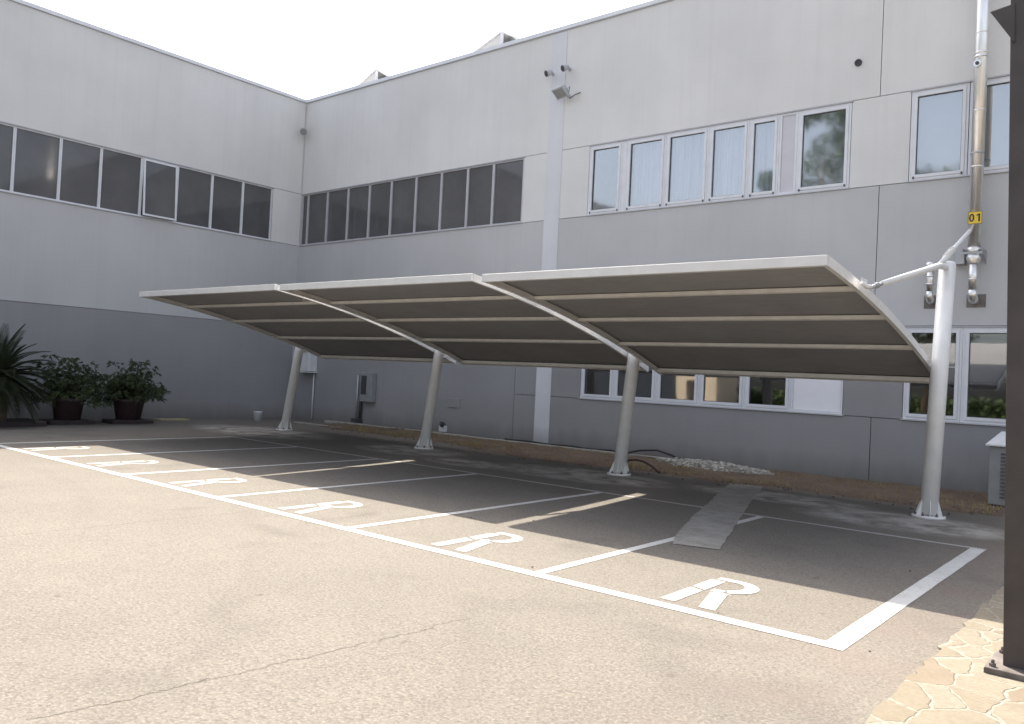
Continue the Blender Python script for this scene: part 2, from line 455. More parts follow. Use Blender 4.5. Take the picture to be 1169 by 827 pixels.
XR = 20.76; YF = -10.56; YB = -5.68; ZP = .004
ln = MB()
def strip(mb, x0, y0, x1, y1, w, z=ZP, mi=0, wob=.0025):
    a = Vector((x0, y0)); c = Vector((x1, y1)); d = c-a; L = d.length; d.normalize(); n = Vector((-d.y, d.x))
    k = max(2, int(L/.25)); pv = []
    for i in range(k+1):
        q = a + d*L*i/k
        o1 = n*(w/2 + random.uniform(-wob, wob)); o2 = n*(-w/2 + random.uniform(-wob, wob))
        pv += [(q.x+o1.x, q.y+o1.y, z), (q.x+o2.x, q.y+o2.y, z)]
    mb.add(pv, [(2*i+1, 2*i+3, 2*i+2, 2*i) for i in range(k)], mi)
strip(ln, XR-15.1, YF, XR+.075, YF, .125, ZP)                # long front line
strip(ln, XR, YF+.0625, XR, YB-.04, .15, ZP)                 # near end line
for i in range(1, 7):
    strip(ln, XR-2.5*i, YF+.0625, XR-2.5*i, YB-.035, .10 if i < 6 else .11, ZP, 0 if i < 6 else 0)
o = ln.build('parking_bay_lines', M['paint'], fix=False); o['kind'] = 'structure'
bl = MB(); strip(bl, XR-15.1, YB, XR+.075, YB, .085, ZP, 0, .006)
o = bl.build('back_parking_line', M['paint_worn'], fix=False); o['kind'] = 'structure'

# stencilled letters R, one in each bay
def letter_R():
    b = MB(); z = 0
    def poly(pts): b.add([(x, y, z) for x, y in pts], [tuple(range(len(pts)))])
    poly([(0, 0), (.13, 0), (.13, .60), (0, .66)])
    poly([(0, .71), (.13, .65), (.13, 1.16), (0, 1.16)])
    # top bar and bowl as quads
    ce = (.20, 1.0); n = 14; vs = []
    vs += [(.03, 1.32), (.03, 1.20), (.2, 1.32), (.2, 1.20)]
    for i in range(1, n+1):
        a = math.pi/2 - (math.pi*.86)*i/n
        vs.append((ce[0]+.26*math.cos(a), ce[1]+.32*math.sin(a))); vs.append((ce[0]+.14*math.cos(a), ce[1]+.20*math.sin(a)))
    b.add([(x, y, z) for x, y in vs], [(2*i+1, 2*i+3, 2*i+2, 2*i) for i in range(len(vs)//2-1)])
    poly([(.17, .66), (.36, .64), (.36, .66), (.27, .685), (.27, .78), (.17, .78)])
    poly([(.19, .6285), (.33, 0), (.465, 0), (.33, .6485)])
    for v in b.v: v.y *= .79
    me_o = b.build('painted_letter', M['paint_old'], fix=False)
    return me_o, ORG[me_o]
r0, ro = letter_R()
letters = [r0]
for i in range(5):
    c = r0.copy(); COL.objects.link(c); letters.append(c)
for i, o in enumerate(letters):
    x = 19.375 - 2.525*i
    o.location = Vector((x, -10.40, ZP)) + Vector((ro.x, ro.y, 0)); o['kind'] = 'structure'

# cement filled trench crossing the last bays
tp = []
L = [(16.42, -2.62), (16.86, -4.0), (17.40, -5.6), (17.92, -7.2), (18.26, -8.10), (18.40, -8.36)]
Rr = [(18.86, -8.22), (18.48, -7.1), (18.00, -5.7), (17.40, -3.9), (16.96, -2.50)]
def rough_edge(pts, amp, step=.09):
    out = []
    for (x0, y0), (x1, y1) in zip(pts, pts[1:] + pts[:1]):
        n_ = max(1, int(math.hypot(x1-x0, y1-y0)/step))
        for k in range(n_):
            t = k/n_; q = Vector((x0+(x1-x0)*t, y0+(y1-y0)*t, 0))
            o_ = mnoise.noise_vector(q*3.3)*amp + mnoise.noise_vector(q*14)*amp*.5
            out.append((q.x+o_.x, q.y+o_.y))
    return out
sheet('cement_trench_patch', rough_edge(L + Rr, .022, .05), .0065, M['patch'])

# crazy paving on the right with a ragged edge
ed = []
y = -16.8
while y < -.2:
    ed.append((21.29 + random.uniform(-.020, .020), y)); y += random.uniform(.03, .22)
pv = MB(); pts = ed + [(34, -.2), (34, -16.8)]
n = len(pts)
pv.add([(x, y, .016) for x, y in pts] + [(x, y, 0) for x, y in pts], [tuple(range(n))] + [(i, (i+1) % n, n+(i+1) % n, n+i) for i in range(n)])
o = pv.build('flagstone_paving', M['flag'], fix=True); o['kind'] = 'structure'

# soil strip along wall B
def soil_front(x):
    pts = [(2.6, -1.2), (4.3, -1.75), (5.9, -1.72), (8.8, -1.75), (10.5, -2.35), (12.1, -2.75), (13.1, -2.7), (14.8, -2.4), (16.4, -2.65), (17.2, -2.3), (18.9, -2.45), (20.0, -2.6), (20.5, -2.55)]
    for (a, b), (c, d) in zip(pts, pts[1:]):
        if a <= x <= c: return b + (d-b)*(x-a)/(c-a)
    return pts[0][1] if x < pts[0][0] else pts[-1][1]
so = MB(); nx, ny = 220, 22; vs = []
for i in range(nx+1):
    x = 2.6 + (20.5-2.6)*i/nx; yf = soil_front(x) + .10*mnoise.noise(Vector((x*1.7, 0, 3))) + .04*mnoise.noise(Vector((x*7, 0, 3)))
    for j in range(ny+1):
        t = j/ny; y = yf*t - .01
        h = .035*(1-t) + .05*max(0, mnoise.noise(Vector((x*1.6, y*1.6, 0)))) + .02*mnoise.noise(Vector((x*7, y*7, 5)))
        e = min(1, (1-t)*5, i/6, (nx-i)/6)
        vs.append((x, y, .003 + max(0, h+.02)*e))
so.add(vs, [(i*(ny+1)+j, i*(ny+1)+j+1, (i+1)*(ny+1)+j+1, (i+1)*(ny+1)+j) for i in range(nx) for j in range(ny)], 0, True)
o = so.build('soil_strip', M['soil']); o['kind'] = 'structure'
kb = MB()
x = 2.2
while x < 13.3:
    w = random.uniform(.9, 1.1); kb.cbox(x, x+w-.012, -.33, -.24, .0, .085+random.uniform(-.006, .006), .008); x += w
o = kb.build('kerb_edging', M['kerb']); o['kind'] = 'structure'
kb = MB(); kb.box(2.0, 4.6, -1.32, -1.20, 0, .03)
o = kb.build('kerb_strip', M['kerb']); o['kind'] = 'structure'

def chunk(mb, c, r, mi=0):
    import itertools
    v = []
    for sx, sy, sz in itertools.product((-1, 1), repeat=3):
        v.append(Vector((sx, sy, sz))*r*random.uniform(.45, .8))
    rot = Matrix.Rotation(random.uniform(0, 6.28), 3, 'Z') @ Matrix.Rotation(random.uniform(-.6, .6), 3, 'X')
    v = [rot @ p + Vector(c) for p in v]
    mb.add(v, [(0,1,3,2),(4,6,7,5),(0,4,5,1),(2,3,7,6),(0,2,6,4),(1,5,7,3)], mi)
rb = MB()
for i in range(2600):
    t = random.random(); x = 13.85 + 2.6*t
    yc = -.55 - .3*t; w = .42*(1-abs(2*t-1)**3)
    y = yc + random.gauss(0, .5)*w
    hmax = .10*(1-abs(2*t-1)**2)*max(0, 1-((y-yc)/max(w, .05))**2)
    chunk(rb, (x, min(y, -.05), .03 + hmax*random.uniform(.3, 1)), random.choice([.010, .014, .02, .02, .03, .045, .07]))
o = rb.build('plaster_rubble', M['rubble']); tag(o, 'pale heap of broken plaster lying on the soil against the wall', 'rubble', kind='stuff')
gr = MB()
for i in range(9000):
    x = random.uniform(4.2, 20.4); t = random.random()
    if mnoise.noise(Vector((x*.8, t*2, 9))) < .02 and random.random() < .85: continue
    y = soil_front(x)*t*.96 - .04
    if -1.3 < y < -.2 and 13.8 < x < 16.5: continue
    a = random.uniform(0, 6.28); h = random.uniform(.025, .10); w = .006
    dx, dy = math.cos(a)*w, math.sin(a)*w; lx, ly = random.uniform(-.06, .06), random.uniform(-.06, .06)
    gr.add([(x-dx, y-dy, .02), (x+dx, y+dy, .02), (x+lx, y+ly, .03+h)], [(0, 1, 2)])
o = gr.build('dry_grass', M['drygrass'], fix=False); tag(o, 'dry yellow grass blades in the soil strip by the wall', 'grass', kind='stuff')
dbm = MB()
for i in range(260):
    x = random.uniform(4.5, 20.4); y = soil_front(x) + random.gauss(.1, .3)
    chunk(dbm, (x, y, .012), random.uniform(.006, .022))
for i in range(14):
    chunk(dbm, (random.uniform(16, 21.2), random.uniform(-10.5, -6), .004), random.uniform(.006, .012))
o = dbm.build('gravel_debris', M['stone_chip']); tag(o, 'small dark stones scattered along the soil edge and asphalt', 'gravel', kind='stuff')

# ------------------------------------------------------------------ building
bld = empty('industrial_building', (0, 0, 0), 'long grey two storey L shaped industrial building with ribbon windows', 'building')
def P(pl, u, d, z): return (d, u, z) if pl == 'A' else (u, -d, z)
def pbox(mb, pl, u0, u1, d0, d1, z0, z1, mi=0):
    if pl == 'A': mb.box(d0, d1, u0, u1, z0, z1, mi)
    else: mb.box(u0, u1, -d0, -d1, z0, z1, mi)
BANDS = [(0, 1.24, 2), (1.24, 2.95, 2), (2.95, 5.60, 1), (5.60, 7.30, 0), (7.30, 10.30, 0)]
def wall(pl, u0, u1, opens, joints, seed):
    """opens: {band: [(a,b)]}; joints: {band: [u]}"""
    mb = MB(); G = .007
    for bi, (z0, z1, mi) in enumerate(BANDS):
        cuts = sorted([u0, u1] + [v for ab in opens.get(bi, []) for v in ab] + joints.get(bi, []))
        for a, c in zip(cuts, cuts[1:]):
            if c-a < .02: continue
            mid = (a+c)/2
            if any(x0 < mid < x1 for x0, x1 in opens.get(bi, [])): continue
            ga = G if a in joints.get(bi, []) else 0; gc = G if c in joints.get(bi, []) else 0
            plain = pl == 'A' or mid < 10.3          # no horizontal joint at 1.24 m on this side
            gl = G if bi and not (bi == 1 and plain) else 0; gu = G if bi < 4 and not (bi == 0 and plain) else 0
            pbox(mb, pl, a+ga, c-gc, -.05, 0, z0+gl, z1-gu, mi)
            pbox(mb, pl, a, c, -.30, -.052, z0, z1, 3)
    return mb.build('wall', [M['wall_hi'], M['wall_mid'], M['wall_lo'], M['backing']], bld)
ZH = 7.30; ZS = 5.62
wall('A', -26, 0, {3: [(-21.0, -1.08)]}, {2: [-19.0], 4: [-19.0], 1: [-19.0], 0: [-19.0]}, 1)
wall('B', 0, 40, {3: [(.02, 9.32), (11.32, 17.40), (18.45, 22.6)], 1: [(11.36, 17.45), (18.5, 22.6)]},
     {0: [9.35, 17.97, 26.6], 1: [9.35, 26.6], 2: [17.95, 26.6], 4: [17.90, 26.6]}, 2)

def ring(mb, pl, u0, u1, z0, z1, d0, d1, w, mi=0, wb=None):
    wb = wb or w
    pbox(mb, pl, u0, u1, d0, d1, z1-w, z1, mi); pbox(mb, pl, u0, u1, d0, d1, z0, z0+wb, mi)
    pbox(mb, pl, u0, u0+w, d0, d1, z0+wb, z1-w, mi); pbox(mb, pl, u1-w, u1, d0, d1, z0+wb, z1-w, mi)

def curtain(pl, u0, u1, z0, z1, par, d=-.20, mat='curtain', cover=1.0):
    mb = MB(); n = int((u1-u0)/.012); vs = []
    for i in range(n+1):
        u = u0 + (u1-u0)*i/n
        dd = d + .040*math.sin(u*48 + 1.8*math.sin(u*7)) + .02*math.sin(u*21+1)
        vs += [P(pl, u, dd, z0), P(pl, u, dd-.01, z1)]
    mb.add(vs, [(2*i, 2*i+2, 2*i+3, 2*i+1) for i in range(n)], 0, True)
    return mb.build('curtain', M[mat], par, fix=False)

def window(pl, u0, u1, z0, z1, style, openhinge=0, label=None):
    g = .002
    loc = P(pl, (u0+u1)/2, 0, z0)
    w = empty('window', loc, parent=bld)
    if label: w['label'] = label
    if style == 'ribbon':
        fm = MB(); ring(fm, pl, u0+g, u1-g, z0+g, z1-g, -.10, -.012, .034)
        fm.build('frame', M['alu'] if pl == 'A' else M['alu_grey'], w)
        a, c, e, f = u0+.036, u1-.036, z0+.036, z1-.036
        if openhinge:
            # top hung sash standing slightly open
            H = f-e; k = openhinge
            def sh(d, z): return d + k*(f-z)/H
            sm = MB()
            for (ua, ub, za, zb) in [(a, c, f-.05, f), (a, c, e, e+.05), (a, a+.045, e+.05, f-.05), (c-.045, c, e+.05, f-.05)]:
                if pl == 'A':
                    v = []
                    for z in (za, zb):
                        v += [(sh(-.03, z), ua, z), (sh(.02, z), ua, z), (sh(.02, z), ub, z), (sh(-.03, z), ub, z)]
                    sm.hexa(v)
            sm.build('sash', M['alu'], w)
            pm = MB(); v = []
            for z in (e+.05, f-.05):
                v += [(sh(-.010, z), a+.045, z), (sh(0, z), a+.045, z), (sh(0, z), c-.045, z), (sh(-.010, z), c-.045, z)]
            pm.hexa(v); pm.build('pane', M['glass_dark'], w)
        else:
            pm = MB(); pbox(pm, pl, a-.004, c+.004, -.060, -.050, e-.004, f+.004); pm.build('pane', M['glass_dark'], w)
    elif style in ('casement', 'low'):
        fm = MB(); ring(fm, pl, u0+g, u1-g, z0+g, z1-g, -.10, -.004, .045); fm.build('frame', M['alu'], w)
        sm = MB(); a, c, e, f = u0+.049, u1-.049, z0+.049, z1-.049
        ring(sm, pl, a, c, e, f, -.075, .012, .055)
        if style == 'casement':
            for uu in (a+.03, c-.03): pbox(sm, pl, uu-.014, uu+.014, .012, .024, e-.022, e+.022, 1)
        sm.build('sash', [M['alu'], M['dark_box']], w)
        gm = MB(); ring(gm, pl, a+.056, c-.056, e+.056, f-.056, -.055, -.020, .010); gm.build('gasket', M['dark_box'], w)
        pm = MB(); pbox(pm, pl, a+.052, c-.052, -.046, -.036, e+.052, f-.052)
        pm.build('pane', M['glass'] if style == 'casement' else M['glass_low'], w)
    elif style == 'blank':
        fm = MB(); ring(fm, pl, u0+g, u1-g, z0+g, z1-g, -.10, -.004, .045); fm.build('frame', M['alu'], w)
        pm = MB(); pbox(pm, pl, u0+.05, u1-.05, -.05, -.022, z0+.05, z1-.05)
        pm.build('panel', M['blank'] if (u1-u0) > .6 else M['grey_blank'], w)
    return w

def room(pl, u0, u1, z0, z1, mat, depth=3.0):
    mb = MB(); d0, d1 = -.302, -depth
    q = [P(pl, u0, d0, z0), P(pl, u1, d0, z0), P(pl, u1, d0, z1), P(pl, u0, d0, z1), P(pl, u0, d1, z0), P(pl, u1, d1, z0), P(pl, u1, d1, z1), P(pl, u0, d1, z1)]
    mb.add(q, [(4,5,6,7), (0,1,5,4), (3,7,6,2), (0,4,7,3), (1,2,6,5)])
    return mb.build('room', mat, bld, fix=False)

# ribbon strip on wall A
us = [-1.10, -2.14, -3.17, -4.26, -5.30, -6.41, -7.43, -8.51]
while us[-1] > -20.5: us.append(us[-1]-1.07)
us[-1] = -21.0
for i in range(len(us)-1):
    window('A', us[i+1], us[i], ZS, 7.275, 'ribbon', .10 if i == 3 else 0, 'ribbon window with its sash tilted slightly open' if i == 3 else None)
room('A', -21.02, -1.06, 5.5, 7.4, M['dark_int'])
# ribbon strip on wall B
vs_ = [.03, .34, 1.335, 2.35, 3.35, 4.32, 5.36, 6.37, 7.36, 8.28, 9.31]
for a, c in zip(vs_, vs_[1:]): window('B', a, c, ZS, 7.275, 'ribbon')
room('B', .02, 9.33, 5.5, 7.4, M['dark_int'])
# casement strip on wall B
cs = [(11.33, 12.34, 0), (12.34, 13.38, 1), (13.38, 14.42, 1), (14.42, 15.35, 1), (15.35, 15.98, 1), (15.98, 16.37, 2), (16.37, 17.39, 0)]
cs = [(11.33, 12.25, 0), (12.25, 12.36, 3), (12.36, 13.38, 1), (13.38, 14.42, 1), (14.42, 15.33, 1), (15.33, 15.98, 1), (15.98, 16.35, 2), (16.35, 17.39, 0)]
for a, c, k in cs:
    if k == 3:
        mb = MB(); pbox(mb, 'B', a+.002, c-.002, -.10, -.006, ZS+.002, 7.273); mb.build('mullion', M['alu'], bld); continue
    w = window('B', a, c, ZS, 7.275, 'blank' if k == 2 else 'casement')
    if k == 1: curtain('B', a+.06, c-.06, ZS+.05, 7.22, w)
    if a > 16.3:
        mb = MB(); pbox(mb, 'B', a+.08, c-.08, -.17, -.16, ZS+.08, 7.2); mb.build('blind', M['blind'], w)  # blind added only to whiten the pane and weaken the leaf reflection
room('B', 11.31, 17.41, 5.5, 7.4, M['pale_int'], 2.0)
for a, c in [(18.46, 19.41), (19.42, 20.40), (20.40, 21.5), (21.5, 22.59)]:
    w = window('B', a, c, ZS, 7.275, 'casement')
    mb = MB(); pbox(mb, 'B', a+.08, c-.08, -.17, -.16, ZS+.08, 7.2); mb.build('blind', M['blind'], w)
room('B', 18.44, 22.61, 5.5, 7.4, M['pale_int'], 2.0)
# ground floor strips
for a, c, k in [(11.37, 12.29, 0), (12.29, 13.40, 0), (13.40, 14.44, 0), (14.44, 15.46, 0), (15.46, 16.43, 0), (16.43, 17.44, 2)]:
    window('B', a, c, 1.25, 2.93, 'blank' if k == 2 else 'low')
room('B', 11.35, 17.46, 1.1, 3.1, M['dark_int'], 3.0)
for a, c in [(18.51, 19.45), (19.45, 20.55), (20.55, 21.6), (21.6, 22.59)]:
    w = window('B', a, c, 1.25, 2.93, 'low')
    mb = MB(); pbox(mb, 'B', a+.09, c-.09, -.15, -.14, 1.98, 2.72); mb.build('blind', M['blind'], w)
room('B', 18.49, 22.61, 1.1, 3.1, M['dark_int'], 3.0)
# sills and head drips
for pl, a, c, z, zt in [('A', -21.0, -1.06, 5.60, 7.30), ('B', .0, 9.34, 5.60, 7.30), ('B', 11.31, 17.42, 5.60, 7.30), ('B', 18.43, 22.62, 5.60, 7.30),
                    ('B', 11.34, 17.47, 1.235, 2.95), ('B', 18.48, 22.62, 1.235, 2.95)]:
    mb = MB(); pbox(mb, pl, a, c, -.10, .030, z-.004, z+.014); mb.build('sill', M['alu_grey'], bld)
    mb = MB(); pbox(mb, pl, a, c, -.10, .022, zt-.024, zt-.004, 0); mb.build('drip_rail', M['cam_grey'], bld)
# coping, roof, cover strip
mb = MB()
pbox(mb, 'A', -26, .05, -.34, .045, 10.302, 10.40); mb.box(.046, 40, -.045, .34, 10.302, 10.40)
pbox(mb, 'A', -26, .012, -.30, .012, 10.285, 10.300, 1); mb.box(.021, 40, -.020, .30, 10.28, 10.300, 1)
mb.build('coping', [M['coping'], M['cam_grey']], bld)
mb = MB(); mb.box(-25, -.31, -26, 30, 9.7, 9.9); mb.box(-.30, 40, .31, 30, 9.7, 9.9)
roof = mb.build('roof', M['wall_mid'], bld)
mb = MB(); mb.box(-25, -24.7, -26, 30, 0, 9.69); mb.box(-24.7, 40, 29.7, 30, 0, 9.69); mb.box(39.7, 40, .31, 29.7, 0, 9.69); mb.box(-24.7, -.31, -26, -25.7, 0, 10.2)
mb.build('outer_wall', M['wall_hi'], bld)
mb = MB(); mb.box(10.04, 10.50, -.014, -.001, .04, 10.26)
for z in [.4+.45*i for i in range(22)]:
    for x in (10.07, 10.47): mb.cyl((x, -.013, z), (x, -.022, z), .012, n=8)
mb.build('cover_strip', M['flash'], bld)
mb = MB(); mb.box(.003, .03, -.035, -.003, .05, 10.2); mb.build('corner_trim', M['wall_mid'], bld)
for xl, xa, xr in [(.05, 1.67, 2.75), (5.2, 7.06, 8.2)]:
    s_ = MB(); zb, zt = 9.901, 11.58
    s_.add([(xl, 1.5, zb+1.0), (xa, 1.5, zb+1.0), (xa, 1.5, zt), (xl, 6.5, zb+1.0), (xa, 6.5, zb+1.0), (xa, 6.5, zt)], [(0,1,2), (3,5,4), (0,2,5,3)], 0)
    s_.box(xl, xr, 1.5, 6.5, zb, zb+.998, 0)
    s_.box(xa-.04, xa+.04, 1.44, 1.499, zb+1, zt-.02, 1)
    s_.add([(xa+.04, 1.8, zb+1.0), (xr, 1.8, zb+1.0), (xa+.04, 1.8, zt-.04), (xa+.04, 6.5, zb+1.0), (xr, 6.5, zb+1.0), (xa+.04, 6.5, zt-.04)], [(0,1,2), (3,5,4), (0,2,5,3), (1,4,5,2)], 2)
    dl = Vector((xr-xa, 0, zb+1-zt)); 
    s_.tube([(xa, 1.47, zt), (xr, 1.47, zb+1.02)], .03, 6, 1)
    s_.tube([(xa, 1.47, zt), (xl, 1.47, zb+1.02)], .03, 6, 1)
    so_ = s_.build('skylight', [M['wall_hi'], M['coping'], M['grey_box']], bld)

# ------------------------------------------------------------------ carport
cp = empty('shade_carport', (12.1, -3.4, 0), 'long white steel cantilever carport with three curved dark shade canopies over marked bays', 'carport')
Y0C = -7.42; Y1C = -2.28
def zc(y, off=0, z0=3.01):            # underside curve of the canopy beams
    q = y - Y0C
    return z0 - .115*q - .0205*q*q
def offY(x): return -.018*(x-12)
CAN = [((4.67, 9.73), (4.52, 9.43), 3.035), ((9.89, 14.53), (9.69, 14.51), 3.02), ((14.78, 19.58), (14.765, 19.64), 2.99)]
for i, ((fa, fb), (ra, rb_), z0) in enumerate(CAN):
    dY = (0, 0, -.05)[i]
    y0 = Y0C + dY; y1 = Y1C + dY*.5
    XA = lambda y: fa + (ra-fa)*(y-y0)/(y1-y0)
    XB = lambda y: fb + (rb_-fb)*(y-y0)/(y1-y0)
    Z = lambda y: zc(y-dY, 0, z0)
    ce = empty('canopy', ((fa+fb)/2, y0, 0), parent=cp)
    H = .095; T = .055
    ys = [y0 + (y1-y0)*k/28 for k in range(29)]
    for side, X in ((0, XA), (1, XB)):             # side beams : C channels
        bm_ = MB(); s = 1 if side == 0 else -1
        def prof(u0, u1, h0, h1, ya=ys[0], yb=ys[-1]):
            vs = []; yy = [y for y in ys if ya-1e-6 <= y <= yb+1e-6]
            for y in yy:
                z = Z(y); xe = X(y)
                vs += [(xe+s*u0, y, z+h0), (xe+s*u1, y, z+h0), (xe+s*u1, y, z+h1), (xe+s*u0, y, z+h1)]
            fs = [(0,1,2,3), tuple(len(vs)-4+k for k in (3,2,1,0))]
            for k in range(len(yy)-1):
                for e in range(4):
                    fs.append((4*k+e, 4*k+(e+1)%4, 4*k+4+(e+1)%4, 4*k+4+e))
            bm_.add(vs, fs)
        prof(0, .012, 0, H+.014)
        prof(.0125, T, 0, .010)
        if side == 0: prof(.0125, .022, .0105, H-.01)
        for yy in (ys[3], ys[10], ys[17], ys[24]):
            bm_.cyl((X(yy)-s*.010, yy, Z(yy)+.05), (X(yy)+s*.035, yy, Z(yy)+.05), .014, n=8)
        bm_.build('side_beam', M['white_steel'], ce)
    fm = MB(); zf = Z(y0)
    fm.box(fa, fb, y0-.05, y0-.004, zf-.003, zf+.108); fm.box(fa+.06, fb-.06, y0-.003, y0+.045, zf-.003, zf+.008)
    fm.build('fascia', M['white_steel'], ce, bevel=.006)
    for yp, ww, hh in ((-6.28, .068, .05), (-5.06, .068, .05), (-3.76, .068, .05), (-2.36, .10, .065)):
        pm = MB(); yq = yp+dY; z = Z(yq)+(.024 if yp < -3 else .005)
        a_, b_ = XA(yq)+.0235, XB(yq)-.0235
        sl = -.115-.041*(yq-y0)
        pm.hexa([(a_, yq-ww/2, z-sl*ww/2), (b_, yq-ww/2, z-sl*ww/2), (b_, yq+ww/2, z+sl*ww/2), (a_, yq+ww/2, z+sl*ww/2),
                 (a_, yq-ww/2, z+hh-sl*ww/2), (b_, yq-ww/2, z+hh-sl*ww/2), (b_, yq+ww/2, z+hh+sl*ww/2), (a_, yq+ww/2, z+hh+sl*ww/2)])
        pm.build('purlin', M['cream_steel'], ce, bevel=.005)
    cm = MB(); vs = []; nx_ = 40
    for k, y in enumerate(ys):
        for q in range(nx_+1):
            x = XA(y)+.013 + (XB(y)-XA(y)-.026)*q/nx_
            t = (y-y0)/(y1-y0); sag = .013*math.sin(math.pi*q/nx_)*abs(math.sin(math.pi*4*t))
            vs.append((x, y, Z(y)+H-.002-sag + .005*mnoise.noise(Vector((x*1.3, y*3, i)))))
    cm.add(vs, [(k*(nx_+1)+q, k*(nx_+1)+q+1, (k+1)*(nx_+1)+q+1, (k+1)*(nx_+1)+q) for k in range(len(ys)-1) for q in range(nx_)], 0, True)
    co = cm.build('shade_cloth', M['fabric'], ce, fix=False)
    sm_ = co.modifiers.new('thickness', 'SOLIDIFY'); sm_.thickness = .004; sm_.offset = 1
# posts
def make_post(cx, cy, parent):
    pe = empty('post', (cx, cy, 0), parent=parent)
    lean = Vector((0, .155, 1))
    def at(z): return Vector((cx, cy, 0)) + lean*z
    pm = MB(); pm.cyl(at(.03), at(3.60), .116, .112, 32); 
    pm.lathe((cx, cy+lean.y*3.6, 3.585), [(.112, 0), (.112, .02), (.095, .045), (.05, .06), (.0, .065)], 32)
    pm.build('tube', M['white_steel'], pe)
    fl = MB(); fl.lathe((cx, cy, 0), [(.0, .0), (.215, .0), (.215, .028), (.205, .034), (.0, .034)], 36)
    for k in range(6):
        a = k*math.pi/3+.3; x, y = cx+.172*math.cos(a), cy+.172*math.sin(a)
        fl.cyl((x, y, .034), (x, y, .058), .020, n=6, mi=1, smooth=False); fl.cyl((x, y, .058), (x, y, .082), .009, n=8, mi=1)
    for k in range(6):
        a = k*math.pi/3+.82; c_, s_ = math.cos(a), math.sin(a)
        t = .004; n = (-s_*t, c_*t)
        q = [(.10, .034), (.19, .034), (.118, .24), (.10, .24)]
        v = [(cx+c_*r+n[0], cy+s_*r+n[1]+.155*z, z) for r, z in q] + [(cx+c_*r-n[0], cy+s_*r-n[1]+.155*z, z) for r, z in q]
        fl.add(v, [(0,1,2,3), (7,6,5,4), (0,4,5,1), (1,5,6,2), (2,6,7,3), (3,7,4,0)])
    fl.build('base_flange', [M['white_steel'], M['rust_steel']], pe)
    # front tie rod from the head of the post to the beam
    top = at(3.55); yb = -6.50; sx = 1 if cx < 5 else -1; e = Vector((cx+sx*.05, yb, zc(yb)+(-.015 if cx > 19 else .115)))
    tr = MB()
    a = top + Vector((0, -.09, 0)); m1 = a + Vector((0, -.42, -.04))
    tr.tube([top, a, m1, e + (m1-e)*.12], [.046, .046, .044, .034], 14)
    tr.tube([e+(m1-e)*.12, e], [.022, .022], 10, 1)
    tr.cyl(e+(m1-e)*.045, e+(m1-e)*.075, .036, n=6, mi=1, smooth=False)
    tr.build('tie_rod', [M['white_steel'], M['galv']], pe)
    br = MB()
    br.tube([Vector((cx+sx*.113, e.y-.16, e.z+.035)), e+Vector((sx*.03, -.07, .0)), e], [.022, .026, .026], 10)
    zl = zc(e.y)+(.0 if cx > 19 else .055); br.box(cx+sx*.124, cx+sx*.112, e.y-.14, e.y+.06, zl, zl+.08)
    br.build('rod_bracket', M['white_steel'], pe)
    # saddle that carries the beams
    sd = MB(); zt = zc(cy+.155*2.1, offY(cx))
    sd.box(cx-.16, cx+.16, cy+.455, cy+.60, zt-.075, zt-.063)
    sd.build('saddle', M['white_steel'], pe)
    return pe
for cx, cy in COLS: make_post(cx, cy, cp)
# short back stay of the end post running to the wall beside the flue
bs = MB()
a = Vector((19.785, -3.60+.155*3.55-.56, 3.50)); e = Vector((19.53, -.012, 4.66)); d = e-a
bs.tube([a, a+d*.97, e], [.030, .036, .036], 12)
for t in (.20, .225, .25, .285, .31, .335, .37): bs.cyl(a+d*t, a+d*(t+.012), .050, n=14)
bs.cyl(e-d*.004, e, .07, n=16)
bs.build('back_stay', M['white_steel'], cp)

# ------------------------------------------------------------------ flue pipes
fe = empty('flue_pipe', (19.58, 0, 3.3), 'tall stainless steel flue pipe carrying the yellow 01 plate', 'flue', 'stainless flues on the wall')
fx, fy = 19.615, -.24
m_ = MB(); m_.cyl((fx, fy, 4.12), (fx, fy, 12.6), .102, n=32)
for z in (5.68, 6.66, 8.02, 8.66, 9.6, 10.6, 11.6):
    m_.lathe((fx, fy, z-.012), [(.102, 0), (.109, .004), (.109, .020), (.102, .024)], 32)
m_.lathe((fx, fy, 7.58), [(.103, 0), (.118, .006), (.118, .03), (.107, .036), (.107, .07), (.118, .076), (.118, .10), (.103, .106)], 32)
m_.lathe((fx, fy, 4.02), [(.075, -.02), (.113, .06), (.113, .12), (.106, .13), (.106, .17), (.113, .175), (.113, .25), (.102, .26)], 32)
m_.build('pipe', M['stainless'], fe)
m_ = MB(); m_.cyl((fx, fy, 3.55), (fx, fy, 4.03), .072, n=28); m_.lathe((fx, fy, 3.72), [(.072, 0), (.078, .004), (.078, .02), (.072, .024)], 28)
m_.tube([(fx, fy, 3.56), (fx, fy+.01, 3.47), (fx, fy+.07, 3.40), (fx, fy+.22, 3.385)], [.072, .078, .078, .072], 24)
m_.build('elbow', M['stainless'], fe)
m_ = MB(); m_.box(fx-.13, fx+.17, -.006, -.001, 3.27, 3.50); m_.build('wall_plate', M['rust_steel'], fe)
m_ = MB(); m_.cyl((fx-.03, fy-.085, 7.46), (fx-.035, fy-.135, 7.46), .062, n=20); m_.cyl((fx-.035, fy-.135, 7.46), (fx-.036, fy-.15, 7.46), .03, n=12, mi=1); m_.build('inspection_port', [M['stainless'], M['dark_box']], fe)
for z in (5.9, 8.9):
    m_ = MB(); m_.lathe((fx, fy, z), [(.104, 0), (.110, 0), (.110, .03), (.104, .03)], 28); m_.box(fx-.015, fx+.015, fy+.10, -.001, z, z+.03); m_.build('clamp', M['galv'], fe)
m_ = MB()
